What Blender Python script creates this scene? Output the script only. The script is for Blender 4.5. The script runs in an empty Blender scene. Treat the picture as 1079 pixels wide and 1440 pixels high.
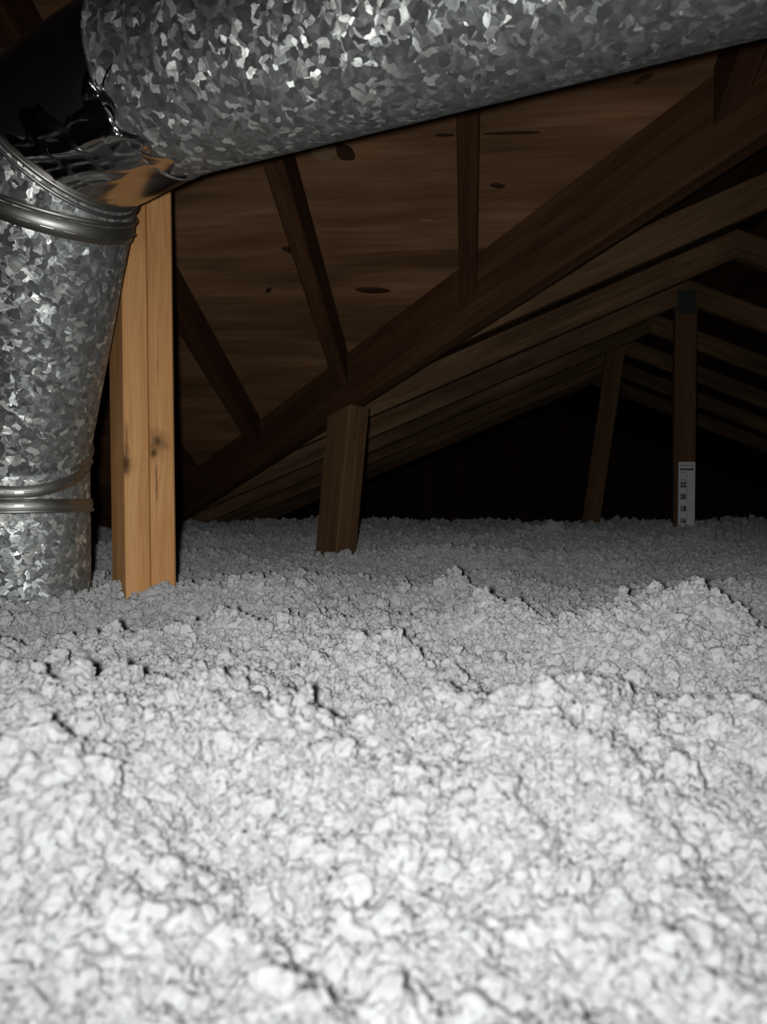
import bpy, bmesh, math, random
import numpy as np
from mathutils import Vector, Matrix
random.seed(7)
np.random.seed(7)
SC = bpy.context.scene
COL = SC.collection

# ------------------------------------------------------------------ camera
CAM_H = 0.161
cd = bpy.data.cameras.new('camera')
cd.sensor_fit = 'VERTICAL'
cd.sensor_height = 36.0
cd.lens = 26.0
cd.clip_start = 0.01
cd.dof.use_dof = True            # a phone lens focused on the posts
cd.dof.focus_distance = 1.15
cd.dof.aperture_fstop = 9.0
cam = bpy.data.objects.new('camera', cd)
COL.objects.link(cam)
cam.location = (0, 0, CAM_H)
cam.rotation_euler = (math.radians(90 - 1.54), 0, 0)
SC.camera = cam

# ------------------------------------------------------------------ world (closed attic: no daylight)
W = bpy.data.worlds.new('attic_dark')
W.use_nodes = True
W.node_tree.nodes['Background'].inputs[0].default_value = (0.5, 0.55, 0.6, 1)
W.node_tree.nodes['Background'].inputs[1].default_value = 0.0008
SC.world = W

# ------------------------------------------------------------------ the phone's flash, just left of the lens
ld = bpy.data.lights.new('phone_flash', 'SPOT')
ld.energy = 1.0
ld.color = (1.0, 0.995, 0.985)
ld.spot_size = math.radians(122)
ld.spot_blend = 1.0
ld.shadow_soft_size = 0.008
ld.use_nodes = True
lnt = ld.node_tree
lem = lnt.nodes['Emission']
lf = lnt.nodes.new('ShaderNodeLightFalloff')
lf.inputs['Strength'].default_value = 38.0
lf.inputs['Smooth'].default_value = 0.32
lnt.links.new(lf.outputs['Quadratic'], lem.inputs['Strength'])
lamp = bpy.data.objects.new('phone_flash', ld)
COL.objects.link(lamp)
lamp.location = (-0.018, -0.012, CAM_H + 0.004)
lamp.rotation_euler = (math.radians(90 - 12), 0, math.radians(-3))

VS = SC.view_settings
VS.view_transform = 'Standard'
VS.look = 'None'
VS.gamma = 1.0
VS.exposure = 0.0
VS.use_curve_mapping = False

# ------------------------------------------------------------------ helpers
def tag(o, label, cat=None, group=None, kind=None):
    if label: o['label'] = label
    if cat: o['category'] = cat
    if group: o['group'] = group
    if kind: o['kind'] = kind
    return o

def empty(name, loc):
    o = bpy.data.objects.new(name, None)
    o.empty_display_size = 0.05
    COL.objects.link(o)
    o.location = loc
    return o

def link(name, me, mat, parent=None, M=None):
    o = bpy.data.objects.new(name, me)
    COL.objects.link(o)
    if mat is not None and len(me.materials) == 0:
        me.materials.append(mat)
    M = M or Matrix.Identity(4)
    if parent is not None:
        o.parent = parent
        P = Matrix.Identity(4)
        q = parent
        while q is not None:
            P = q.matrix_basis @ P
            q = q.parent
        o.matrix_basis = P.inverted() @ M
    else:
        o.matrix_basis = M
    return o

def bm_mesh(bm, name, smooth=False):
    bmesh.ops.recalc_face_normals(bm, faces=bm.faces[:])
    me = bpy.data.meshes.new(name)
    bm.to_mesh(me)
    bm.free()
    if smooth:
        for p in me.polygons: p.use_smooth = True
    return me

def frame(A, B, up):
    """matrix with local x from A to B, local z close to up, origin at A"""
    A = Vector(A); B = Vector(B)
    x = (B - A).normalized()
    z = Vector(up) - x * x.dot(Vector(up))
    z.normalize()
    y = z.cross(x)
    M = Matrix((x, y, z)).transposed().to_4x4()
    M.translation = A
    return M, (B - A).length

def board(name, A, B, w, h, up, mat, parent=None, clips=(), bev=0.0025, off=(0, 0)):
    """sawn timber: w across (local y), h along up (local z), clipped by world planes (point, outward normal)"""
    M, L = frame(A, B, up)
    bm = bmesh.new()
    bmesh.ops.create_cube(bm, size=1.0)
    for v in bm.verts:
        v.co = Vector(((v.co.x + 0.5) * L, v.co.y * w + off[0], v.co.z * h + off[1]))
    long_e = [e for e in bm.edges if abs((e.verts[0].co - e.verts[1].co).x) > L * 0.5]
    bmesh.ops.bevel(bm, geom=long_e, offset=bev, segments=1, affect='EDGES')
    Mi = M.inverted()
    R = Mi.to_3x3()
    for co, no in clips:
        r = bmesh.ops.bisect_plane(bm, geom=bm.verts[:] + bm.edges[:] + bm.faces[:], plane_co=Mi @ Vector(co),
                                   plane_no=R @ Vector(no), clear_outer=True, clear_inner=False)
        es = [g for g in r['geom_cut'] if isinstance(g, bmesh.types.BMEdge)]
        if es: bmesh.ops.holes_fill(bm, edges=es)
    return link(name, bm_mesh(bm, name), mat, parent, M)

# ------------------------------------------------------------------ materials
def new_mat(name):
    m = bpy.data.materials.new(name)
    m.use_nodes = True
    nt = m.node_tree
    return m, nt, nt.nodes['Principled BSDF']

def N(nt, t, **kw):
    n = nt.nodes.new(t)
    for k, v in kw.items():
        if k.startswith('_'): setattr(n, k[1:], v)
        else: n.inputs[k].default_value = v
    return n

def ramp(nt, stops):
    r = nt.nodes.new('ShaderNodeValToRGB')
    el = r.color_ramp.elements
    while len(el) < len(stops): el.new(0.5)
    for e, (p, c) in zip(el, stops):
        e.position = p
        e.color = (*c, 1)
    return r

def wood(name, dark, mid, light, grain=(1.6, 26, 26), rough=0.75, knots=(), fine=220, bump=0.25, contrast=1.0, patch=0.0):
    m, nt, bs = new_mat(name)
    L = nt.links.new
    tc = N(nt, 'ShaderNodeTexCoord')
    oi = N(nt, 'ShaderNodeObjectInfo')
    offm = N(nt, 'ShaderNodeVectorMath', _operation='SCALE'); offm.inputs['Scale'].default_value = 37.0
    cmb = N(nt, 'ShaderNodeCombineXYZ')
    for k in range(3): L(oi.outputs['Random'], cmb.inputs[k])
    L(cmb.outputs[0], offm.inputs[0])
    add = N(nt, 'ShaderNodeVectorMath', _operation='ADD')
    if knots:
        add.inputs[1].default_value = (3.1, 1.7, 0.9)
    else:
        L(offm.outputs[0], add.inputs[1])
    L(tc.outputs['Object'], add.inputs[0])
    # slow sideways wander of the grain
    wn = N(nt, 'ShaderNodeTexNoise', Scale=2.2, Detail=2.0)
    L(add.outputs[0], wn.inputs['Vector'])
    wsc = N(nt, 'ShaderNodeVectorMath', _operation='SCALE'); wsc.inputs['Scale'].default_value = 0.05
    L(wn.outputs['Color'], wsc.inputs[0])
    add2 = N(nt, 'ShaderNodeVectorMath', _operation='ADD')
    L(add.outputs[0], add2.inputs[0]); L(wsc.outputs[0], add2.inputs[1])
    mp = N(nt, 'ShaderNodeMapping'); mp.inputs['Scale'].default_value = grain
    L(add2.outputs[0], mp.inputs['Vector'])
    n1 = N(nt, 'ShaderNodeTexNoise', Scale=1.0, Detail=5.0, Roughness=0.6, Distortion=0.35)
    L(mp.outputs[0], n1.inputs['Vector'])
    mp2 = N(nt, 'ShaderNodeMapping'); mp2.inputs['Scale'].default_value = (6, fine, fine)
    L(add2.outputs[0], mp2.inputs['Vector'])
    n2 = N(nt, 'ShaderNodeTexNoise', Scale=1.0, Detail=3.0)
    L(mp2.outputs[0], n2.inputs['Vector'])
    mix = N(nt, 'ShaderNodeMath', _operation='MULTIPLY_ADD'); mix.inputs[1].default_value = 0.35
    L(n2.outputs['Fac'], mix.inputs[0])
    sc = N(nt, 'ShaderNodeMath', _operation='MULTIPLY'); sc.inputs[1].default_value = 0.65
    L(n1.outputs['Fac'], sc.inputs[0]); L(sc.outputs[0], mix.inputs[2])
    c = 0.16 / contrast
    rp = ramp(nt, [(0.5 - c, dark), (0.5, mid), (0.5 + c, light)])
    L(mix.outputs[0], rp.inputs[0])
    col = rp.outputs[0]
    if patch:
        pn = N(nt, 'ShaderNodeTexNoise', Scale=1.0, Detail=2.0)
        mp3 = N(nt, 'ShaderNodeMapping'); mp3.inputs['Scale'].default_value = (2.0, 9, 9)
        L(add2.outputs[0], mp3.inputs['Vector']); L(mp3.outputs[0], pn.inputs['Vector'])
        r3 = ramp(nt, [(0.35, (1 - patch,) * 3), (0.65, (1 + patch,) * 3)])
        L(pn.outputs['Fac'], r3.inputs[0])
        mm = N(nt, 'ShaderNodeMix', _data_type='RGBA', _blend_type='MULTIPLY'); mm.inputs[0].default_value = 1
        L(col, mm.inputs[6]); L(r3.outputs[0], mm.inputs[7])
        col = mm.outputs[2]
    for (kx, ky, kz, kr, kst, kmin) in knots:
        sub = N(nt, 'ShaderNodeVectorMath', _operation='SUBTRACT'); sub.inputs[1].default_value = (kx, ky, kz)
        L(tc.outputs['Object'], sub.inputs[0])
        ks = N(nt, 'ShaderNodeVectorMath', _operation='MULTIPLY'); ks.inputs[1].default_value = (kst, 1, 1)
        L(sub.outputs[0], ks.inputs[0])
        kn = N(nt, 'ShaderNodeTexNoise', Scale=60.0, Detail=2.0)
        L(tc.outputs['Object'], kn.inputs['Vector'])
        ln = N(nt, 'ShaderNodeVectorMath', _operation='LENGTH'); L(ks.outputs[0], ln.inputs[0])
        ma = N(nt, 'ShaderNodeMath', _operation='MULTIPLY_ADD'); ma.inputs[1].default_value = kr * 1.2
        L(kn.outputs['Fac'], ma.inputs[0]); L(ln.outputs['Value'], ma.inputs[2])
        mr = N(nt, 'ShaderNodeMapRange')
        mr.inputs['From Min'].default_value = kr * 0.8; mr.inputs['From Max'].default_value = kr * 1.55
        mr.inputs['To Min'].default_value = kmin; mr.inputs['To Max'].default_value = 1.0
        L(ma.outputs[0], mr.inputs['Value'])
        mm = N(nt, 'ShaderNodeMix', _data_type='RGBA', _blend_type='MULTIPLY'); mm.inputs[0].default_value = 1
        L(col, mm.inputs[6]); L(mr.outputs[0], mm.inputs[7])
        col = mm.outputs[2]
    L(col, bs.inputs['Base Color'])
    bs.inputs['Roughness'].default_value = rough
    bs.inputs['Specular IOR Level'].default_value = 0.2
    bp = N(nt, 'ShaderNodeBump', Strength=bump, Distance=0.002)
    L(mix.outputs[0], bp.inputs['Height']); L(bp.outputs[0], bs.inputs['Normal'])
    return m

_pc = ((0.40, 0.185, 0.062), (0.57, 0.295, 0.115), (0.68, 0.385, 0.17))
POST_L = wood('pine_stud_with_corner_knot', *_pc, grain=(1.2, 30, 30), fine=300, contrast=0.85,
              knots=[(0.572, 0.045, -0.019, 0.020, 0.7, 0.55), (0.572, 0.045, -0.019, 0.010, 0.7, 0.3), (0.605, 0.045, -0.016, 0.005, 0.12, 0.6)])
POST_R = wood('pine_stud_with_split_knot', *_pc, grain=(1.4, 30, 30), fine=300, contrast=0.85,
              knots=[(0.602, 0.045, -0.007, 0.022, 0.8, 0.55), (0.608, 0.045, -0.008, 0.010, 0.9, 0.35), (0.588, 0.045, -0.013, 0.007, 0.8, 0.3), (0.545, 0.045, -0.010, 0.003, 0.07, 0.3), (0.72, 0.045, -0.006, 0.002, 0.03, 0.6)])
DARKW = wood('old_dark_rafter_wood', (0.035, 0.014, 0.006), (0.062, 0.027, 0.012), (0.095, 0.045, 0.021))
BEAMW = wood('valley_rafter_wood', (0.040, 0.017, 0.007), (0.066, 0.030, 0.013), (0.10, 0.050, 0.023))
STRUT = wood('strut_wood', (0.08, 0.039, 0.016), (0.13, 0.07, 0.032), (0.175, 0.10, 0.05))
CHORD = wood('truss_chord_spruce', (0.085, 0.045, 0.020), (0.16, 0.094, 0.047), (0.23, 0.145, 0.08), patch=0.3)
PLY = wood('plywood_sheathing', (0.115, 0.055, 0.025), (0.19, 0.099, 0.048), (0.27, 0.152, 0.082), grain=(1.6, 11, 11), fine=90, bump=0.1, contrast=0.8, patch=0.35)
PLYD = wood('far_gloom_sheathing', (0.030, 0.014, 0.007), (0.060, 0.030, 0.015), (0.10, 0.054, 0.028), grain=(1.3, 14, 14), fine=110, patch=0.3)  # darker copy of the plywood: far gloom put into the colour
KNOTPATCHW = wood('dark_knot_and_patch_wood', (0.022, 0.010, 0.005), (0.042, 0.020, 0.010), (0.070, 0.035, 0.018))
PALEW = wood('pale_torn_veneer', (0.18, 0.115, 0.07), (0.25, 0.165, 0.10), (0.32, 0.22, 0.14))

def galvanized():
    m, nt, bs = new_mat('galvanized_spangle')
    L = nt.links.new
    tc = N(nt, 'ShaderNodeTexCoord')
    nz = N(nt, 'ShaderNodeTexNoise', Scale=55.0, Detail=2.0)
    L(tc.outputs['Object'], nz.inputs['Vector'])
    s = N(nt, 'ShaderNodeVectorMath', _operation='SCALE'); s.inputs['Scale'].default_value = 0.022
    L(nz.outputs['Color'], s.inputs[0])
    a = N(nt, 'ShaderNodeVectorMath', _operation='ADD')
    L(tc.outputs['Object'], a.inputs[0]); L(s.outputs[0], a.inputs[1])
    mp = N(nt, 'ShaderNodeMapping'); mp.inputs['Scale'].default_value = (1.0, 1.0, 1.0)
    L(a.outputs[0], mp.inputs['Vector'])
    v = N(nt, 'ShaderNodeTexVoronoi', Scale=135.0); v.inputs['Randomness'].default_value = 1.0
    L(mp.outputs[0], v.inputs['Vector'])
    v2 = N(nt, 'ShaderNodeTexVoronoi', Scale=210.0)
    L(mp.outputs[0], v2.inputs['Vector'])
    sep = N(nt, 'ShaderNodeSeparateColor'); L(v.outputs['Color'], sep.inputs[0])
    rp = ramp(nt, [(0.0, (0.26, 0.28, 0.28)), (0.55, (0.36, 0.38, 0.372)), (0.80, (0.46, 0.48, 0.465)), (0.88, (0.72, 0.745, 0.715)), (1.0, (0.90, 0.92, 0.88))])
    L(sep.outputs[0], rp.inputs[0])
    L(rp.outputs[0], bs.inputs['Base Color'])
    bs.inputs['Metallic'].default_value = 0.75
    rr = N(nt, 'ShaderNodeMapRange'); rr.inputs['To Min'].default_value = 0.45; rr.inputs['To Max'].default_value = 0.65
    L(sep.outputs[1], rr.inputs['Value']); L(rr.outputs[0], bs.inputs['Roughness'])
    # every zinc crystal has its own tilt
    g = N(nt, 'ShaderNodeNewGeometry')
    def tilt(src, amt, base):
        c = N(nt, 'ShaderNodeVectorMath', _operation='SUBTRACT'); c.inputs[1].default_value = (0.5, 0.5, 0.5)
        L(src, c.inputs[0])
        k = N(nt, 'ShaderNodeVectorMath', _operation='SCALE'); k.inputs['Scale'].default_value = amt
        L(c.outputs[0], k.inputs[0])
        d = N(nt, 'ShaderNodeVectorMath', _operation='ADD')
        L(base, d.inputs[0]); L(k.outputs[0], d.inputs[1])
        return d.outputs[0]
    t = tilt(v.outputs['Color'], 0.62, g.outputs['Normal'])
    t = tilt(v2.outputs['Color'], 0.25, t)
    nn = N(nt, 'ShaderNodeVectorMath', _operation='NORMALIZE'); L(t, nn.inputs[0])
    L(nn.outputs[0], bs.inputs['Normal'])
    return m

def plain_metal(name, col, rough, noise=0.0, ns=40.0, dist=0.002):
    m, nt, bs = new_mat(name)
    L = nt.links.new
    tc = N(nt, 'ShaderNodeTexCoord')
    nz = N(nt, 'ShaderNodeTexNoise', Scale=ns, Detail=3.0)
    L(tc.outputs['Object'], nz.inputs['Vector'])
    rp = ramp(nt, [(0.3, tuple(c * 0.8 for c in col)), (0.7, col)])
    L(nz.outputs['Fac'], rp.inputs[0]); L(rp.outputs[0], bs.inputs['Base Color'])
    bs.inputs['Metallic'].default_value = 1.0
    bs.inputs['Roughness'].default_value = rough
    if noise:
        bp = N(nt, 'ShaderNodeBump', Strength=noise, Distance=dist)
        L(nz.outputs['Fac'], bp.inputs['Height']); L(bp.outputs[0], bs.inputs['Normal'])
    return m

GALV = galvanized()
BEAD = plain_metal('bare_crimped_steel', (0.50, 0.50, 0.47), 0.46, 0.1)
FOIL = plain_metal('smooth_aluminium_foil', (0.62, 0.59, 0.57), 0.32, 0.10, 14.0, 0.003)
CRINK = plain_metal('crinkled_aluminium_foil', (0.58, 0.57, 0.56), 0.20, 0.04, 16.0, 0.004)
PLATE = plain_metal('truss_plate_steel', (0.10, 0.10, 0.10), 0.6, 0.3)

def insulation_mat():
    m, nt, bs = new_mat('white_blown_fibre')
    L = nt.links.new
    tc = N(nt, 'ShaderNodeTexCoord')
    n = N(nt, 'ShaderNodeTexNoise', Scale=9.0, Detail=4.0)
    L(tc.outputs['Object'], n.inputs['Vector'])
    rp = ramp(nt, [(0.3, (0.47, 0.484, 0.488)), (0.7, (0.57, 0.582, 0.582))])
    L(n.outputs['Fac'], rp.inputs[0]); L(rp.outputs[0], bs.inputs['Base Color'])
    bs.inputs['Roughness'].default_value = 0.95
    bs.inputs['Subsurface Weight'].default_value = 0.5
    bs.inputs['Diffuse Roughness'].default_value = 0.55
    bs.inputs['Sheen Weight'].default_value = 0.15
    bs.inputs['Sheen Roughness'].default_value = 0.6
    bs.inputs['Subsurface Radius'].default_value = (1.0, 1.0, 1.0)
    bs.inputs['Subsurface Scale'].default_value = 0.010
    bs.inputs['Specular IOR Level'].default_value = 0.05
    n2 = N(nt, 'ShaderNodeTexNoise', Scale=260.0, Detail=4.0, Roughness=0.65)
    L(tc.outputs['Object'], n2.inputs['Vector'])
    bp = N(nt, 'ShaderNodeBump', Strength=0.4, Distance=0.003)
    L(n2.outputs['Fac'], bp.inputs['Height']); L(bp.outputs[0], bs.inputs['Normal'])
    return m
INSUL = insulation_mat()

def flat_mat(name, col, rough=0.6, var=0.12):
    m, nt, bs = new_mat(name)
    tc = N(nt, 'ShaderNodeTexCoord')
    n = N(nt, 'ShaderNodeTexNoise', Scale=40.0, Detail=3.0)
    nt.links.new(tc.outputs['Object'], n.inputs['Vector'])
    rp = ramp(nt, [(0.3, tuple(c * (1 - var) for c in col)), (0.7, col)])
    nt.links.new(n.outputs['Fac'], rp.inputs[0]); nt.links.new(rp.outputs[0], bs.inputs['Base Color'])
    bs.inputs['Roughness'].default_value = rough
    return m
PAPER = flat_mat('white_card', (0.80, 0.81, 0.83))
INK = flat_mat('navy_print', (0.012, 0.014, 0.05))
GREYINK = flat_mat('grey_print', (0.20, 0.20, 0.22))
GYPS = flat_mat('gypsum_ceiling_back', (0.35, 0.32, 0.28))

# ------------------------------------------------------------------ roof geometry
# q runs along the eaves of the near slope (to the right), p runs down that slope (away)
YAW = math.radians(6.6)
SL = 0.416                       # five in twelve
EQ = Vector((math.cos(YAW), -math.sin(YAW), 0))
EP = Vector((math.sin(YAW), math.cos(YAW), 0))
Q0, P0, ZR = 0.909, 0.80, 1.06   # where the wing's ridge dies into the near slope
UP = Vector((0, 0, 1))
CS = 1 / math.sqrt(1 + SL * SL)
FLOOR_Z = -0.37
def wp(q, p, z): return EQ * q + EP * p + UP * z
def za(p): return ZR - SL * (p - P0)
def zb(q): return ZR - SL * abs(q - Q0)
NA = (UP * 1 + EP * SL).normalized()          # outward (upward) normals of the slopes
NB = (UP * 1 - EQ * SL).normalized()
NC = (UP * 1 + EQ * SL).normalized()

def clip_poly(poly, f):
    out = []
    for i in range(len(poly)):
        a, b = poly[i], poly[(i + 1) % len(poly)]
        fa, fb = f(a), f(b)
        if fa >= 0: out.append(a)
        if fa * fb < 0:
            t = fa / (fa - fb)
            out.append((a[0] + (b[0] - a[0]) * t, a[1] + (b[1] - a[1]) * t))
    return out

def panel(parent, poly, to3, nrm, mat, ex, thick=0.012):
    """one sheathing panel: extruded polygon, local x along the sheet's face grain"""
    pts = [to3(*c) for c in poly]
    c0 = sum(pts, Vector()) / len(pts)
    ez = nrm; ey = ez.cross(ex)
    M = Matrix((ex, ey, ez)).transposed().to_4x4(); M.translation = c0
    Mi = M.inverted()
    bm = bmesh.new()
    lo = [bm.verts.new(Mi @ p) for p in pts]
    hi = [bm.verts.new(Mi @ (p + nrm * thick)) for p in pts]
    bm.faces.new(lo); bm.faces.new(hi)
    n = len(lo)
    for i in range(n): bm.faces.new((lo[i], lo[(i + 1) % n], hi[(i + 1) % n], hi[i]))
    return link('plywood_panel', bm_mesh(bm, 'plywood_panel'), mat, parent, M)

# near slope
ceil = empty('ceiling', wp(0, 1.5, za(1.5)))
tag(ceil, 'brown plywood roof sheathing of the near slope behind the duct', None, None, 'structure')
G = 0.0015
row = 0
p = 1.665 - 1.22 * 3
while p < 3.6:
    q = -4.2 - (0.65 if row % 2 else 0.0)
    while q < 4.6:
        rect = [(q + G, p + G), (q + 2.44 - G, p + G), (q + 2.44 - G, p + 1.22 - G), (q + G, p + 1.22 - G)]
        for sgn in (-1, 1):
            po = clip_poly(rect, lambda c: sgn * (c[0] - Q0))
            if len(po) >= 3: po = clip_poly(po, lambda c: P0 + sgn * (c[0] - Q0) - c[1])
            if len(po) >= 3: po = clip_poly(po, lambda c: 3.55 - c[1])
            if len(po) >= 3: panel(ceil, po, lambda a, b: wp(a, b, za(b)), NA, PLY, EQ)
        q += 2.44
    p += 1.22; row += 1

# the wing's two slopes, with an open vent slot along the ridge
PEND = 8.0
SLOT = 0.035
for side, nrm, lab in ((-1, NB, 'dim plywood sheathing of the wing slope left of the ridge slot'),
                       (1, NC, 'dim plywood sheathing of the wing slope right of the ridge slot')):
    cw = empty('ceiling', wp(Q0 + side * 1.2, 4, zb(Q0 + side * 1.2)))
    tag(cw, lab, None, None, 'structure')
    d = SLOT; row = 0
    while d < 2.9:
        p = P0 - 0.3 - (1.22 if row % 2 else 0)
        while p < PEND:
            rect = [(d + G, p + G), (d + 1.22 - G, p + G), (d + 1.22 - G, min(PEND, p + 2.44) - G), (d + G, min(PEND, p + 2.44) - G)]
            po = clip_poly(rect, lambda c: c[1] - P0 - c[0])
            po = clip_poly(po, lambda c: 2.9 - c[0]) if len(po) >= 3 else po
            if len(po) >= 3:
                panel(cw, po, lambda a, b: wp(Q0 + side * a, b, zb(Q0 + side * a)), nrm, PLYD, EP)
            p += 2.44
        d += 1.22; row += 1

# gypsum below the insulation, gable wall at the far end of the wing
bm = bmesh.new(); bmesh.ops.create_cube(bm, size=1.0)
for v in bm.verts: v.co = Vector((v.co.x * 9, v.co.y * 11 + 3.2, v.co.z * 0.013 - 0.0065))
tag(link('floor', bm_mesh(bm, 'floor'), GYPS, None, Matrix.Translation((0, 0, FLOOR_Z))),
    'gypsum board hidden under the loose white insulation', None, None, 'structure')
wall = empty('wall_back', wp(Q0, PEND, FLOOR_Z))
tag(wall, 'dark sheathed gable wall at the far end', None, None, 'structure')
for i in range(5):
    x0 = Q0 - 3.0 + i * 1.22
    po = [(x0 + G, FLOOR_Z), (x0 + 1.22 - G, FLOOR_Z), (x0 + 1.22 - G, 2.2), (x0 + G, 2.2)]
    for sgn in (-1, 1):
        pq = clip_poly(po, lambda c: sgn * (c[0] - Q0))
        if len(pq) >= 3: pq = clip_poly(pq, lambda c: zb(c[0]) - c[1])
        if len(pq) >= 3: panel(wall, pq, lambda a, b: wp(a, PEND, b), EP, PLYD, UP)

# ------------------------------------------------------------------ valley rafter
VD = (EP - EQ)                                   # plan direction of the valley, going down
va = wp(Q0 + 0.02, P0 - 0.02, ZR + SL * 0.02)
vb = wp(Q0 - 2.75, P0 + 2.75, za(P0 + 2.75))
VH = 0.150                                      # vertical depth
vdir = (vb - va).normalized()
vup = (UP - vdir * vdir.z).normalized()
BH = VH * vup.z
valley = empty('valley_rafter', vb)
tag(valley, 'broad dark valley rafter running diagonally from upper right to lower left', 'rafter')
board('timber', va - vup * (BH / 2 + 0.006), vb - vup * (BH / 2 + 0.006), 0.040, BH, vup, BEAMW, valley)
va2 = wp(Q0 - 0.02, P0 - 0.02, ZR + SL * 0.02); vb2 = wp(Q0 + 2.75, P0 + 2.75, za(P0 + 2.75))
v2d = (vb2 - va2).normalized(); v2u = (UP - v2d * v2d.z).normalized()

# jack rafters of the near slope
vn = Vector((VD.y, -VD.x, 0)).normalized()       # points to the wing side of the valley
if vn.dot(EQ) < 0: vn = -vn
vcut = (wp(Q0, P0, 0) - vn * 0.021, vn)
RH = 0.089
jl = {-1.04: 'dark jack rafter hidden mostly behind the vertical duct',
      -0.70: 'dark sloping jack rafter beside the doubled pine post',
      -0.352: 'dark sloping jack rafter above the strut under the valley rafter',
      -0.004: 'narrow upright-looking jack rafter below the middle of the duct',
      0.415: 'dark jack rafter near the upper right end of the duct'}
for qv, lab in jl.items():
    A = wp(qv, -1.3, za(-1.3)) - NA * (RH / 2 + 0.001)
    B = wp(qv, 3.4, za(3.4)) - NA * (RH / 2 + 0.001)
    r = empty('jack_rafter', wp(qv, 3.4, za(3.4)))
    tag(r, lab, 'rafter', 'jack rafters of the near slope')
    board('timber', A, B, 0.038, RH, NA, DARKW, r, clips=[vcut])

# plywood defects and a dark oval patch on the near slope
def defect(name, q, p, lq, lp, rot, mat, lab, thick=0.004):
    bm = bmesh.new()
    K = 14
    lo, hi = [], []
    for i in range(K):
        t = 2 * math.pi * i / K
        cx = math.cos(t); sy = math.sin(t)
        w = (1 - abs(cx) ** 1.6 * 0.55) * (1 + 0.18 * random.uniform(-1, 1))
        a = cx * lq / 2; b = sy * lp / 2 * w
        a, b = a * math.cos(rot) - b * math.sin(rot), a * math.sin(rot) + b * math.cos(rot)
        lo.append(bm.verts.new((a, b, -thick))); hi.append(bm.verts.new((a * 1.04, b * 1.04, 0.001)))
    bm.faces.new(lo); bm.faces.new(hi)
    for i in range(K): bm.faces.new((lo[i], lo[(i + 1) % K], hi[(i + 1) % K], hi[i]))
    M = Matrix((EQ, NA.cross(EQ), NA)).transposed().to_4x4(); M.translation = wp(q, p, za(p))
    o = link(name, bm_mesh(bm, name), mat, ceil, M)
    o['label'] = lab
F = 1040.0
def on_near_slope(px, py):
    a = math.radians(-1.54)
    d = Vector(((px - 539.5) / F, 1, (720 - py) / F))
    d = Vector((d.x, d.y * math.cos(a) - d.z * math.sin(a), d.y * math.sin(a) + d.z * math.cos(a)))
    # CAM_H + t dz = ZR - SL (t d.EP - P0)
    t = (ZR + SL * P0 - CAM_H) / (d.z + SL * d.dot(EP))
    w = d * t
    return w.dot(EQ), w.dot(EP)
for px, py, lq, lp, rot, mat, lab in (
        (524, 407, 0.085, 0.024, 0.12, KNOTPATCHW, 'dark boat-shaped knot'),
        (486, 213, 0.045, 0.034, 0.9, KNOTPATCHW, 'dark oval patch beside the duct'),  # small dark oval laid on the sheathing
        (455, 214, 0.05, 0.035, 0.1, PALEW, 'pale worn veneer patch'),
        (600, 309, 0.026, 0.005, 0.15, PALEW, 'small pale veneer chip'),
        (427, 368, 0.030, 0.014, -0.2, PALEW, 'pale torn veneer chip'),
        (412, 350, 0.05, 0.022, 0.2, KNOTPATCHW, 'dark knot beside the jack rafter'),
        (378, 407, 0.024, 0.010, -0.7, KNOTPATCHW, 'small dark split'),
        (905, 110, 0.030, 0.011, -0.5, KNOTPATCHW, 'dark knot under the duct'),
        (720, 186, 0.10, 0.005, 0.03, KNOTPATCHW, 'thin dark split in the veneer'),
        (625, 189, 0.035, 0.005, 0.03, KNOTPATCHW, 'short dark split in the veneer'),
        (700, 260, 0.03, 0.010, 0.2, KNOTPATCHW, 'faint small knot')):
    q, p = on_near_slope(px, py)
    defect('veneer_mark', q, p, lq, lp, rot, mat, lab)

# ------------------------------------------------------------------ trusses of the wing
TS = 0.60
PK = wp(0, 0, 0)
king_p = 3.286
CH = 0.089
def chord(parent, p, side, dmax):
    nb = NB if side < 0 else NC
    A = wp(Q0 + side * (-0.02), p, zb(Q0) + SL * 0.02) - nb * (CH / 2 + 0.001)
    B = wp(Q0 + side * dmax, p, zb(Q0 + side * dmax)) - nb * (CH / 2 + 0.001)
    vv = vn if side < 0 else (EQ * -1 * 0 + (EP + EQ).cross(UP)).normalized()
    if side < 0: cut = (wp(Q0, P0, 0) + vn * 0.021, -vn)
    else:
        v2n = Vector(((EP + EQ).y, -(EP + EQ).x, 0)).normalized()
        if v2n.dot(EQ) > 0: v2n = -v2n
        cut = (wp(Q0, P0, 0) + v2n * 0.021, -v2n)
    peak = (wp(Q0, p, 0), EQ * (-side))
    return board('top_chord', A, B, 0.038, CH, nb, CHORD, parent, clips=[cut, peak])

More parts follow.
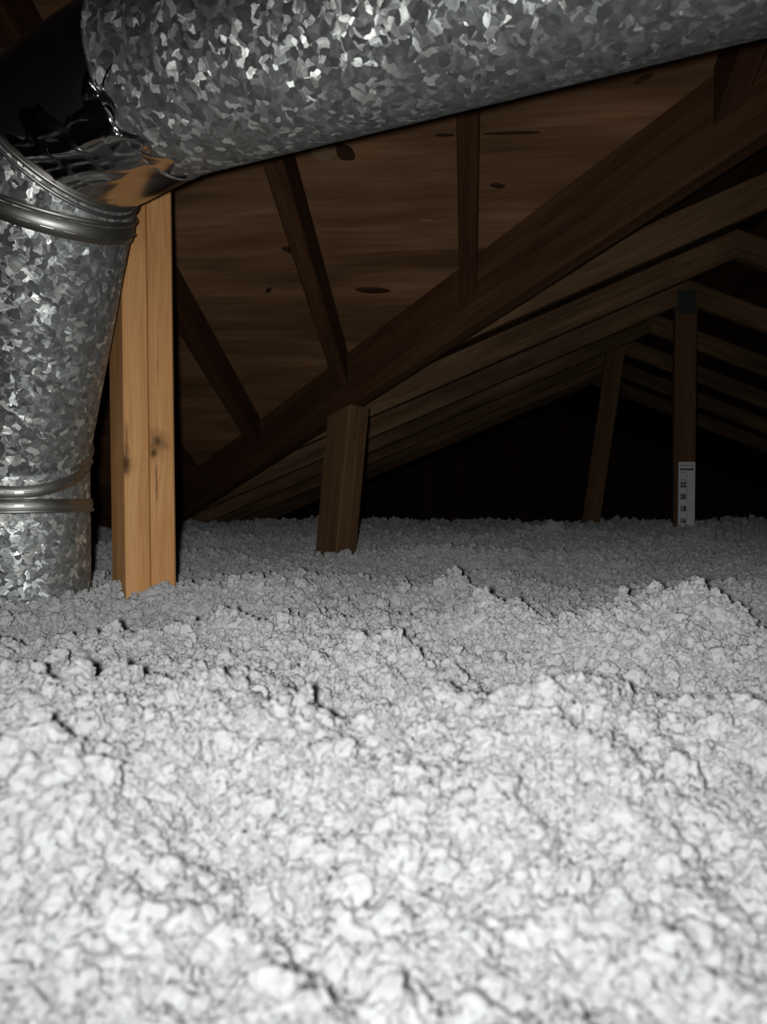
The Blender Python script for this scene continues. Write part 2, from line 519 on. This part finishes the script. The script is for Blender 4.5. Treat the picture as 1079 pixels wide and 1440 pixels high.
labs = ['short jack truss where the wing ridge meets the near slope',
        'truss of the wing nearest the camera, just under the valley rafter',
        'second truss of the wing behind the valley rafter, its chord pale brown',
        'third truss of the wing, one bay in front of the ruler truss',
        'truss whose king post carries the white depth ruler',
        'truss of the wing one bay behind the depth ruler, with a leaning web',
        'truss of the wing two bays behind the depth ruler',
        'truss of the wing three bays behind the depth ruler',
        'dark truss of the wing four bays behind the depth ruler',
        'last dark truss before the far gable wall']
k0 = -4
for k in range(k0, 5):
    p = king_p + k * TS
    t = empty('roof_truss', wp(Q0, p, FLOOR_Z))
    tag(t, labs[k - k0], 'truss', 'roof trusses of the wing')
    dm = min(2.55, max(0.15, p - P0))
    chord(t, p, -1, dm); chord(t, p, 1, dm)
    if k >= 0:
        board('bottom_chord', wp(Q0 - 2.5, p, FLOOR_Z + 0.045), wp(Q0 + 2.5, p, FLOOR_Z + 0.045), 0.038, 0.089, UP, CHORD, t)
    if k == 0:
        ztop = ZR - CH / CS - 0.0
        o = board('king_post', wp(Q0, p, FLOOR_Z + 0.09), wp(Q0, p, ztop), 0.089, 0.038, EP, STRUT, t,
              clips=[(wp(Q0, p, ztop - 0.004), NB), (wp(Q0, p, ztop - 0.004), NC)])
        # toothed plate at the peak
        bm = bmesh.new(); bmesh.ops.create_cube(bm, size=1.0)
        for v in bm.verts: v.co = Vector((v.co.x * 0.075, v.co.y * 0.0015, v.co.z * 0.10))
        M = Matrix((EQ, EP, UP)).transposed().to_4x4(); M.translation = wp(Q0, p - 0.0205, ztop + 0.0)
        pl = link('truss_plate', bm_mesh(bm, 'truss_plate'), PLATE, t, M); pl['label'] = 'dull steel truss plate'
    if k == 1:
        board('web', wp(Q0 - 0.33, p, FLOOR_Z + 0.09), wp(Q0 - 0.17, p, zb(Q0 - 0.17) - CH / CS - 0.002), 0.089, 0.038, EP, STRUT, t)

# ------------------------------------------------------------------ doubled pine post on the left
TH = math.radians(-33)
sd = Vector((math.sin(TH), math.cos(TH), 0))     # into depth
fd = Vector((math.cos(TH), -math.sin(TH), 0))    # along the front face, to the right
FL = Vector((-0.3805, 1.094, 0))
post = empty('wooden_post', (FL.x, FL.y, FLOOR_Z))
tag(post, 'bright doubled pine post standing right of the vertical duct', 'post')
def za_xy(v): return za(v.dot(EP))
for i in range(2):
    c = FL + fd * (0.019 + i * 0.0385) + sd * (0.0445 + (0.002 if i else 0))
    top = c + UP * za_xy(c)
    lean = Vector((-0.006, 0, 0))
    A = Vector((c.x, c.y, FLOOR_Z + 0.001)); B = Vector((c.x, c.y, za_xy(c) + 0.1)) + lean
    board('stud', A, B, 0.089, 0.0375, fd, (POST_L, POST_R)[i], post, bev=0.003,
          clips=[(wp(0, 0, za(0)) - NA * 0.003, NA)])

# ------------------------------------------------------------------ strut under the valley rafter
tt = 0.0
def valley_at_px(px):
    a = (px - 539.5) / F
    # point va + s*vdir with x/y = a
    s = (a * va.y - va.x) / (vdir.x - a * vdir.y)
    return va + vdir * s
vm = valley_at_px(488)
zb_beam = vm.z - VH - 0.006
strut = empty('wooden_strut', (vm.x, vm.y, FLOOR_Z))
tag(strut, 'dark brown doubled post holding up the valley rafter', 'post')
TH2 = math.radians(-46)
s2 = Vector((math.sin(TH2), math.cos(TH2), 0)); f2 = Vector((math.cos(TH2), -math.sin(TH2), 0))
for i in range(2):
    c = vm + f2 * (-0.0195 + i * 0.0385)
    A = Vector((c.x - 0.065, c.y, FLOOR_Z + 0.001)); B = Vector((c.x + 0.010, c.y, zb_beam + 0.06))
    bn = (UP - vdir * vdir.z).normalized()
    board('stud', A, B, 0.089, 0.0375, f2, STRUT, strut, clips=[(Vector((vm.x, vm.y, zb_beam - 0.001)), vup)])

# ------------------------------------------------------------------ insulation depth ruler on the king post
kp = wp(Q0, king_p - 0.0195, 0)
rul = empty('depth_ruler', kp + UP * (-0.02))
tag(rul, 'white paper depth ruler with dark numbers stapled to the far post', 'ruler')
RW, RT, RB = 0.068, 0.289, -0.115
cx = 0.008
MR = Matrix((EQ, EP, UP)).transposed().to_4x4(); MR.translation = kp
def rbox(name, x0, x1, z0, z1, y0, y1, mat, parent):
    bm = bmesh.new(); bmesh.ops.create_cube(bm, size=1.0)
    for v in bm.verts:
        v.co = Vector((x0 + (v.co.x + .5) * (x1 - x0), y0 + (v.co.y + .5) * (y1 - y0), z0 + (v.co.z + .5) * (z1 - z0)))
    return link(name, bm_mesh(bm, name), mat, parent, MR)
sheet = rbox('sheet', cx - RW / 2, cx + RW / 2, RB, RT, -0.0012, -0.0002, PAPER, rul)
def rtext(txt, x, z, size, mat):
    cu = bpy.data.curves.new('numeral', 'FONT')
    cu.body = txt; cu.size = size; cu.align_x = 'CENTER'; cu.align_y = 'CENTER'; cu.extrude = 0.0002; cu.offset = size * 0.05
    tmp = bpy.data.objects.new('tmp', cu); COL.objects.link(tmp)
    dg = bpy.context.evaluated_depsgraph_get()
    me = bpy.data.meshes.new_from_object(tmp.evaluated_get(dg))
    bpy.data.objects.remove(tmp); bpy.data.curves.remove(cu)
    me.materials.clear()
    M = MR @ Matrix.Translation((x, -0.0015, z)) @ Matrix.Rotation(math.pi / 2, 4, 'X') @ Matrix.Scale(0.82, 4, (1, 0, 0))
    o = link('numeral', me, mat, rul, M)
    o['label'] = 'printed number ' + txt
for i, tnum in enumerate(('22', '20', '18', '16', '14', '12')):
    rtext(tnum, cx - 0.014, 0.1915 - i * 0.0508, 0.030, INK)
# small unreadable heading: two lines of fine print under a dark rule
for x0, x1 in ((-0.028, -0.016), (-0.0145, -0.004), (-0.001, 0.012), (0.0135, 0.028)):
    rbox('heading_print', cx + x0, cx + x1, 0.2535, 0.2615, -0.0016, -0.0011, INK, rul)
for j in range(6):
    rbox('fine_print', cx - 0.026 + j * 0.009, cx - 0.020 + j * 0.009, 0.272, 0.277, -0.0016, -0.0011, GREYINK, rul)
rbox('fine_print', cx - 0.026, cx - 0.006, 0.243, 0.246, -0.0016, -0.0011, GREYINK, rul)
rbox('fine_print', cx - 0.022, cx - 0.004, 0.212, 0.215, -0.0016, -0.0011, GREYINK, rul)
rbox('column_line', cx + 0.0015, cx + 0.0025, RB, 0.250, -0.0016, -0.0011, GREYINK, rul)

# ------------------------------------------------------------------ galvanized duct
R = 0.1016
PD = Vector((0.905, -0.427, 0.011)).normalized()
pts = [Vector((-0.545, 1.10, FLOOR_Z)), Vector((-0.545, 1.10, 0.226)), Vector((-0.425, 0.955, 0.535)),
       Vector((-0.402, 0.926, 0.597)), None, None]
pipe0 = Vector((-0.315, 0.880, 0.625)) + PD * 0.060
pts[4] = pipe0
pts[5] = pipe0 + PD * 1.9
dirs = [(pts[i + 1] - pts[i]).normalized() for i in range(5)]
joint_n = [dirs[0]] + [(dirs[i] + dirs[i + 1]).normalized() for i in range(4)] + [dirs[4]]
joint_n[1] = (UP * math.cos(math.radians(29)) + Vector((0.40, -0.91, 0)).normalized() * math.sin(math.radians(29))).normalized()
duct = empty('sheet_metal_duct', pts[0])
tag(duct, 'round galvanized steel duct rising at left and bending right overhead', 'duct')

def ortho(d, ref=Vector((0.9, 0.4, 0.05))):
    u = (ref - d * ref.dot(d)).normalized()
    return u, d.cross(u)

def tube(name, i, mat, r=R, K=96, rows=6, e0=0.0, e1=0.0, wob=0.0):
    """segment i cut by the mitre planes at both ends"""
    d = dirs[i]; u, v = ortho(d)
    a, b = pts[i], pts[i + 1]; na, nb = joint_n[i], joint_n[i + 1]
    bm = bmesh.new()
    rings = []
    for j in range(rows + 1):
        f = j / rows
        rg = []
        for k in range(K):
            t = 2 * math.pi * k / K
            rr = r + (wob * math.sin(t * 5 + f * 7 + i) if wob else 0)
            off = u * math.cos(t) * rr + v * math.sin(t) * rr
            ta = -(off.dot(na)) / d.dot(na)
            A = a + off + d * (ta + e0)
            tb = -(off.dot(nb)) / d.dot(nb)
            B = b + off + d * (tb - e1)
            rg.append(bm.verts.new(A.lerp(B, f)))
        rings.append(rg)
    for j in range(rows):
        for k in range(K):
            bm.faces.new((rings[j][k], rings[j][(k + 1) % K], rings[j + 1][(k + 1) % K], rings[j + 1][k]))
    return link(name, bm_mesh(bm, name, True), mat, duct)

def ring(name, parent, c, n, d, prof, mat, K=96, r=R):
    """profile [(radial, axial)] swept round the tube of axis d where plane (c, n) cuts it"""
    u, v = ortho(d)
    bm = bmesh.new(); rings = []
    for k in range(K):
        t = 2 * math.pi * k / K
        rad = u * math.cos(t) + v * math.sin(t)
        base = rad * r
        s = -(base.dot(n)) / d.dot(n)
        rings.append([bm.verts.new(c + rad * (r + pr) + d * (s + ax)) for pr, ax in prof])
    m = len(prof)
    for k in range(K):
        A, B = rings[k], rings[(k + 1) % K]
        for j in range(m):
            bm.faces.new((A[j], A[(j + 1) % m], B[(j + 1) % m], B[j]))
    return link(name, bm_mesh(bm, name, True), mat, parent)

def circ(rad, ax0, rr, n=8):
    return [(rad + rr * math.cos(2 * math.pi * i / n), ax0 + rr * math.sin(2 * math.pi * i / n)) for i in range(n)]
def band(w, t, ax0):
    return [(-0.001, ax0), (t, ax0 + 0.001), (t * 1.2, ax0 + w * 0.5), (t, ax0 + w - 0.001), (-0.001, ax0 + w)]

riser = tube('riser_pipe', 0, GALV, rows=8, e1=-0.012)
lower = tube('elbow_gore', 1, GALV, rows=6, e0=-0.012)
mid = tube('elbow_gore', 2, GALV, rows=4)
foil = tube('foil_gore', 3, FOIL, rows=10, wob=0.0008)
foil['label'] = 'smooth mirror-like foil wrapped bend'
trunk = tube('trunk_pipe', 4, GALV, r=R * 1.0, rows=24)
# end of the trunk overlaps the bend: a rolled lip
ring('rolled_lip', trunk, pts[4], joint_n[4], dirs[4], band(0.006, 0.0022, -0.001), GALV)
# riser collar
ring('collar_band', riser, Vector((pts[1].x, pts[1].y, 0.132)), UP, UP, band(0.020, 0.0030, 0), BEAD)
ring('collar_bead', riser, Vector((pts[1].x, pts[1].y, 0.134)), UP, UP, circ(0.003, 0, 0.0026), BEAD)
# crimped joints of the elbow
ring('crimp_bead', lower, pts[1], joint_n[1], dirs[1], circ(0.001, 0.004, 0.0036), BEAD)
ring('crimp_band', lower, pts[1], joint_n[1], dirs[0], band(0.018, 0.0024, -0.018), BEAD)
ring('crimp_bead', mid, pts[2], joint_n[2], dirs[2], circ(0.001, 0.004, 0.0036), BEAD)
ring('crimp_band', mid, pts[2], joint_n[2], dirs[1], band(0.022, 0.0024, -0.022), BEAD)
ring('crimp_bead', foil, pts[3], joint_n[3], dirs[3], circ(0.001, 0.000, 0.0036), BEAD)
ring('crimp_bead', foil, pts[3], joint_n[3], dirs[2], circ(0.001, -0.010, 0.0026), BEAD)

def crimps(parent, c, n, d, ax, count=26):
    """short pressed dashes round a crimp band, one mesh"""
    u, v = ortho(d)
    bm = bmesh.new()
    for i in range(count):
        t0 = 2 * math.pi * i / count; t1 = t0 + 2 * math.pi / count * 0.55
        vs = []
        for t in (t0, (t0 + t1) / 2, t1):
            rad = u * math.cos(t) + v * math.sin(t)
            s = -((rad * R).dot(n)) / d.dot(n)
            vs.append((bm.verts.new(c + rad * (R + 0.0022) + d * (s + ax - 0.0022)),
                       bm.verts.new(c + rad * (R + 0.0052) + d * (s + ax)),
                       bm.verts.new(c + rad * (R + 0.0022) + d * (s + ax + 0.0022))))
        for j in range(2):
            for m in range(2):
                bm.faces.new((vs[j][m], vs[j + 1][m], vs[j + 1][m + 1], vs[j][m + 1]))
    o = link('crimp_dashes', bm_mesh(bm, 'crimp_dashes', True), BEAD, parent)
crimps(mid, pts[2], joint_n[2], dirs[1], -0.013)
crimps(lower, pts[1], joint_n[1], dirs[0], -0.010)
crimps(riser, Vector((pts[1].x, pts[1].y, 0.132)), UP, UP, 0.011)

# ------------------------------------------------------------------ noise for the crinkled foil and the insulation
_perm = np.random.RandomState(3).permutation(4096)
_grad = np.random.RandomState(4).uniform(0, 2 * np.pi, 4096)
_gx, _gy = np.cos(_grad), np.sin(_grad)
def perlin(x, y, seed=0):
    xi = np.floor(x).astype(np.int64); yi = np.floor(y).astype(np.int64)
    xf = x - xi; yf = y - yi
    u = xf * xf * xf * (xf * (xf * 6 - 15) + 10); v = yf * yf * yf * (yf * (yf * 6 - 15) + 10)
    def g(ix, iy, dx, dy):
        h = _perm[(_perm[(ix + seed * 131) & 4095] + iy) & 4095]
        return _gx[h] * dx + _gy[h] * dy
    a = g(xi, yi, xf, yf); b = g(xi + 1, yi, xf - 1, yf)
    c = g(xi, yi + 1, xf, yf - 1); d = g(xi + 1, yi + 1, xf - 1, yf - 1)
    return (a + (b - a) * u) * (1 - v) + (c + (d - c) * u) * v

# crinkled tape over the joint between the bend and the trunk, on the side facing the room
def tape():
    d = dirs[4]; u, v = ortho(d)
    # angular middle of the patch: towards the camera and down
    view = Vector((0.25, -0.62, -0.75)); view = (view - d * view.dot(d)).normalized()
    w = d.cross(view)
    NA_, NL = 110, 60
    bm = bmesh.new(); g = []
    n3 = joint_n[3]
    def nz(a, b, sd): return float(perlin(np.array([a]), np.array([b]), sd)[0])
    for i in range(NA_ + 1):
        rowv = []
        d3 = dirs[3]
        for j in range(NL + 1):
            f = j / NL
            t0 = -0.62 + 0.55 * nz(f * 3.7, 0.3, 8) + 0.25 * nz(f * 11, 0.7, 9)
            t = t0 + (1.2 - t0) * i / NA_
            rad = view * math.cos(t) + w * math.sin(t)
            sB = -((rad * R).dot(joint_n[4])) / d.dot(joint_n[4])
            edge1 = 0.018 + 0.010 * math.sin(t * 6) + 0.006 * math.sin(t * 17 + 1)
            rad3 = (rad - d3 * rad.dot(d3)).normalized()
            s3 = -((rad3 * R).dot(joint_n[3])) / d3.dot(joint_n[3])
            s4 = -((rad3 * R).dot(joint_n[4])) / d3.dot(joint_n[4])
            ridge = max(0.0, 1 - 3.2 * abs(nz(t * 3.2 - f * 1.6, f * 1.1 + t * 0.6, 5))) ** 2
            fine = max(0.0, 1 - 4 * abs(nz(t * 8.0 - f * 3, f * 3.0 + 4, 6))) ** 2
            env = 1.0 / (1.0 + math.exp((t - 0.15) * 9))
            h = 0.0016 + env * (0.0055 * ridge + 0.0018 * fine) + 0.002 * abs(nz(t * 2, f * 1.5, 7))
            if f < 0.7:
                g_ = f / 0.7
                P3 = pts[3] + rad3 * (R + h) + d3 * (s3 + 0.012)
                P4 = pts[4] + rad3 * (R + h) + d3 * s4
                P = P3.lerp(P4, g_)
            else:
                g_ = (f - 0.7) / 0.3
                P = pts[4] + rad * (R + h * (1 - 0.6 * g_)) + d * (sB + edge1 * g_)
            rowv.append(bm.verts.new(P))
        g.append(rowv)
    for i in range(NA_):
        for j in range(NL):
            bm.faces.new((g[i][j], g[i + 1][j], g[i + 1][j + 1], g[i][j + 1]))
    o = link('foil_tape', bm_mesh(bm, 'foil_tape', True), CRINK, duct)
    o['label'] = 'crinkled shiny foil tape over the joint'
tape()

# ------------------------------------------------------------------ loose-fill insulation
def ground(px, py, z=0.0):
    a = math.radians(-1.54)
    d = Vector(((px - 539.5) / F, 1, (720 - py) / F))
    d = Vector((d.x, d.y * math.cos(a) - d.z * math.sin(a), d.y * math.sin(a) + d.z * math.cos(a)))
    t = (z - CAM_H) / d.z
    return d.x * t, d.y * t

BUMPS = []   # x, y, height, radius
for px, py, hh, rr in ((70, 1230, 0.028, 0.035), (40, 1190, 0.012, 0.02), (100, 1075, 0.013, 0.05), (320, 1060, 0.014, 0.045),
                       (15, 1000, 0.013, 0.05), (640, 838, 0.022, 0.03), (980, 905, 0.04, 0.07), (860, 930, 0.02, 0.06),
                       (330, 850, 0.022, 0.11), (150, 890, -0.012, 0.14), (235, 865, -0.044, 0.12), (700, 1100, 0.012, 0.10),
                       (520, 960, 0.018, 0.07), (775, 752, 0.028, 0.06), (985, 752, 0.03, 0.05), (290, 760, 0.012, 0.2),
                       (700, 895, 0.02, 0.05), (870, 880, 0.025, 0.06), (450, 900, 0.015, 0.1), (800, 1040, 0.012, 0.06)):
    gx, gy = ground(px, py)
    BUMPS.append((gx, gy, hh, rr))
for px, py, hh, rr in ((215, 1075, -0.018, 0.05), (250, 1200, -0.014, 0.04), (400, 1050, -0.016, 0.06), (480, 800, -0.025, 0.15),
                       (870, 1030, -0.014, 0.08), (900, 800, -0.03, 0.25), (600, 1010, -0.008, 0.08), (250, 1370, -0.010, 0.02)):
    gx, gy = ground(px, py)
    BUMPS.append((gx, gy, hh, rr))

def height(x, y):
    h = np.zeros_like(x)
    wx = x + 0.02 * perlin(x * 9, y * 9, 21); wy = y + 0.02 * perlin(x * 9 + 7, y * 9, 22)
    h += 0.030 * perlin(x * 1.7, y * 1.7, 1)
    h += 0.034 * perlin(wx * 4.5, wy * 4.5, 2)
    h += 0.044 * (0.22 - np.abs(perlin(wx * 9, wy * 9, 3)))
    h += 0.032 * (0.22 - np.abs(perlin(wx * 19, wy * 19, 4)))
    h += 0.015 * (0.22 - np.abs(perlin(wx * 40, wy * 40, 5)))
    h += 0.0125 * (0.22 - np.abs(perlin(wx * 85, wy * 85, 6)))
    h += 0.0052 * perlin(x * 180, y * 180, 7)
    h += 0.0020 * perlin(x * 420, y * 420, 8)
    for bx, by, hh, rr in BUMPS:
        d2 = ((x - bx) ** 2 + (y - by) ** 2) / (rr * rr)
        h += 1.35 * hh * np.exp(-d2)
    # a heap close to the lens whose crest hides a shallow trough
    cr = 0.45 + 0.06 * perlin(x * 3.1 + 4.2, y * 0.3, 31) + 0.03 * perlin(x * 11, y * 2, 32)
    t = y - cr
    am = np.clip(1.0 + 1.6 * perlin(x * 6.5, y * 1.5 + 3.3, 33), 0.15, 1.7)
    h += 0.010 * am * np.exp(-(t / np.where(t > 0, 0.055, 0.16)) ** 2)
    h -= 0.014 * np.exp(-((t - 0.14) / 0.09) ** 2)
    h -= 0.022 * np.clip((0.40 - y) / 0.25, 0, 1)
    h -= 0.020 * np.clip((y - 0.9) / 0.5, 0, 1)
    # surface lowered out of view beyond the far posts, so the distance stays black
    h -= 0.16 * np.clip((y - 4.0) / 0.8, 0, 1) ** 2
    # keep it clear of the lens
    r2 = x * x + y * y
    h -= 0.05 * np.exp(-r2 / 0.02)
    return h

def make_insulation():
    step = 0.0027
    ys = [-0.5]
    while ys[-1] < 6.8:
        ys.append(ys[-1] + step * max(0.42, abs(ys[-1])) * (1.0 if ys[-1] > 0.12 else 3.0))
    ys = np.array(ys)
    NX = 620
    u = np.linspace(-1, 1, NX)
    Wd = 0.78 * np.maximum(ys, 0.30) + 0.12
    X = u[None, :] * Wd[:, None]; Y = np.repeat(ys[:, None], NX, 1)
    jit = np.random.RandomState(9)
    X = X + jit.uniform(-.3, .3, X.shape) * (2 * Wd / NX)[:, None]
    Z = height(X, Y)
    verts = np.stack([X, Y, Z], -1).reshape(-1, 3)
    r, c = len(ys), NX
    idx = np.arange(r * c).reshape(r, c)
    quads = np.stack([idx[:-1, :-1], idx[:-1, 1:], idx[1:, 1:], idx[1:, :-1]], -1).reshape(-1, 4)
    # drop what would lie outside the roof
    qq = verts[:, 0] * EQ.x + verts[:, 1] * EQ.y; pp = verts[:, 0] * EP.x + verts[:, 1] * EP.y
    dz = np.where(pp <= P0 + np.abs(qq - Q0), ZR - SL * (pp - P0), ZR - SL * np.abs(qq - Q0))
    keep = dz > verts[:, 2] - 0.01
    quads = quads[keep[quads].any(1)]
    # where the tufts sit: loose points carrying a size and a turn
    rs = np.random.RandomState(11)
    NCL = 85000
    yy = np.exp(rs.uniform(np.log(0.17), np.log(4.6), NCL))
    xx = rs.uniform(-1, 1, NCL) * (0.62 * yy + 0.08)
    size = np.exp(rs.normal(np.log(0.0042), 0.45, NCL))
    size = np.maximum(size, 0.0026 * yy * rs.uniform(0.6, 2.0, NCL))
    size = np.minimum(size, np.maximum(0.011, 0.0045 * yy))
    zz = height(xx, yy) + size * rs.uniform(-0.45, 0.75, NCL)
    pts_ = np.stack([xx, yy, zz], -1)
    nb_ = len(verts)
    verts = np.concatenate([verts, pts_])
    me = bpy.data.meshes.new('blown_insulation')
    nq = len(quads)
    me.vertices.add(len(verts)); me.vertices.foreach_set('co', verts.astype(np.float32).ravel())
    me.loops.add(nq * 4)
    me.loops.foreach_set('vertex_index', quads.ravel().astype(np.int32))
    me.polygons.add(nq)
    me.polygons.foreach_set('loop_start', (np.arange(nq) * 4).astype(np.int32))
    me.polygons.foreach_set('use_smooth', np.ones(nq, dtype=bool))
    me.update(calc_edges=True)
    at = me.attributes.new('tuft', 'BOOLEAN', 'POINT')
    at.data.foreach_set('value', np.concatenate([np.zeros(nb_, bool), np.ones(NCL, bool)]))
    at = me.attributes.new('tuft_size', 'FLOAT', 'POINT')
    at.data.foreach_set('value', np.concatenate([np.zeros(nb_), size]).astype(np.float32))
    at = me.attributes.new('tuft_turn', 'FLOAT_VECTOR', 'POINT')
    at.data.foreach_set('vector', np.concatenate([np.zeros((nb_, 3)), rs.uniform(0, 6.28, (NCL, 3))]).astype(np.float32).ravel())
    print('insulation rows', r, 'tris', nq * 2)
    return me

def tuft_nodes():
    ng = bpy.data.node_groups.new('insulation_tufts', 'GeometryNodeTree')
    ng.interface.new_socket('Geometry', in_out='INPUT', socket_type='NodeSocketGeometry')
    ng.interface.new_socket('Geometry', in_out='OUTPUT', socket_type='NodeSocketGeometry')
    n = ng.nodes.new; L = ng.links.new
    gi = n('NodeGroupInput'); go = n('NodeGroupOutput')
    def attr(name, typ):
        a = n('GeometryNodeInputNamedAttribute'); a.data_type = typ; a.inputs['Name'].default_value = name
        return a.outputs['Attribute']
    sep = n('GeometryNodeSeparateGeometry'); sep.domain = 'POINT'
    L(gi.outputs[0], sep.inputs['Geometry']); L(attr('tuft', 'BOOLEAN'), sep.inputs['Selection'])
    variants = n('GeometryNodeGeometryToInstance')
    for k in range(5):
        ico = n('GeometryNodeMeshIcoSphere'); ico.inputs['Radius'].default_value = 0.8; ico.inputs['Subdivisions'].default_value = 4
        pos = n('GeometryNodeInputPosition')
        off = n('ShaderNodeVectorMath'); off.operation = 'ADD'; off.inputs[1].default_value = (k * 7.3, k * 3.1, -k * 5.7)
        L(pos.outputs[0], off.inputs[0])
        acc = None
        for sc, am in ((1.3, 1.6), (3.2, 0.75), (7.5, 0.30)):
            nz = n('ShaderNodeTexNoise'); nz.inputs['Scale'].default_value = sc; nz.inputs['Detail'].default_value = 1.0
            L(off.outputs[0], nz.inputs['Vector'])
            c = n('ShaderNodeVectorMath'); c.operation = 'SUBTRACT'; c.inputs[1].default_value = (0.5, 0.5, 0.5)
            L(nz.outputs['Color'], c.inputs[0])
            m = n('ShaderNodeVectorMath'); m.operation = 'SCALE'; m.inputs['Scale'].default_value = am
            L(c.outputs[0], m.inputs[0])
            if acc is None: acc = m.outputs[0]
            else:
                ad = n('ShaderNodeVectorMath'); ad.operation = 'ADD'
                L(acc, ad.inputs[0]); L(m.outputs[0], ad.inputs[1]); acc = ad.outputs[0]
        sp = n('GeometryNodeSetPosition'); L(ico.outputs['Mesh'], sp.inputs['Geometry']); L(acc, sp.inputs['Offset'])
        sm = n('GeometryNodeSetShadeSmooth'); L(sp.outputs[0], sm.inputs[0])
        mt = n('GeometryNodeSetMaterial'); mt.inputs['Material'].default_value = INSUL; L(sm.outputs[0], mt.inputs['Geometry'])
        L(mt.outputs[0], variants.inputs[0])
    iop = n('GeometryNodeInstanceOnPoints')
    L(sep.outputs['Selection'], iop.inputs['Points']); L(variants.outputs[0], iop.inputs['Instance'])
    iop.inputs['Pick Instance'].default_value = True
    e2r = n('FunctionNodeEulerToRotation'); L(attr('tuft_turn', 'FLOAT_VECTOR'), e2r.inputs[0])
    L(e2r.outputs[0], iop.inputs['Rotation'])
    L(attr('tuft_size', 'FLOAT'), iop.inputs['Scale'])
    jn = n('GeometryNodeJoinGeometry')
    L(sep.outputs['Inverted'], jn.inputs[0]); L(iop.outputs[0], jn.inputs[0])
    L(jn.outputs[0], go.inputs[0])
    return ng
ins = link('blown_insulation', make_insulation(), INSUL)
tag(ins, 'loose white blown insulation heaped across the attic floor', 'insulation', None, 'stuff')

md = ins.modifiers.new('tufts', 'NODES')
md.node_group = tuft_nodes()
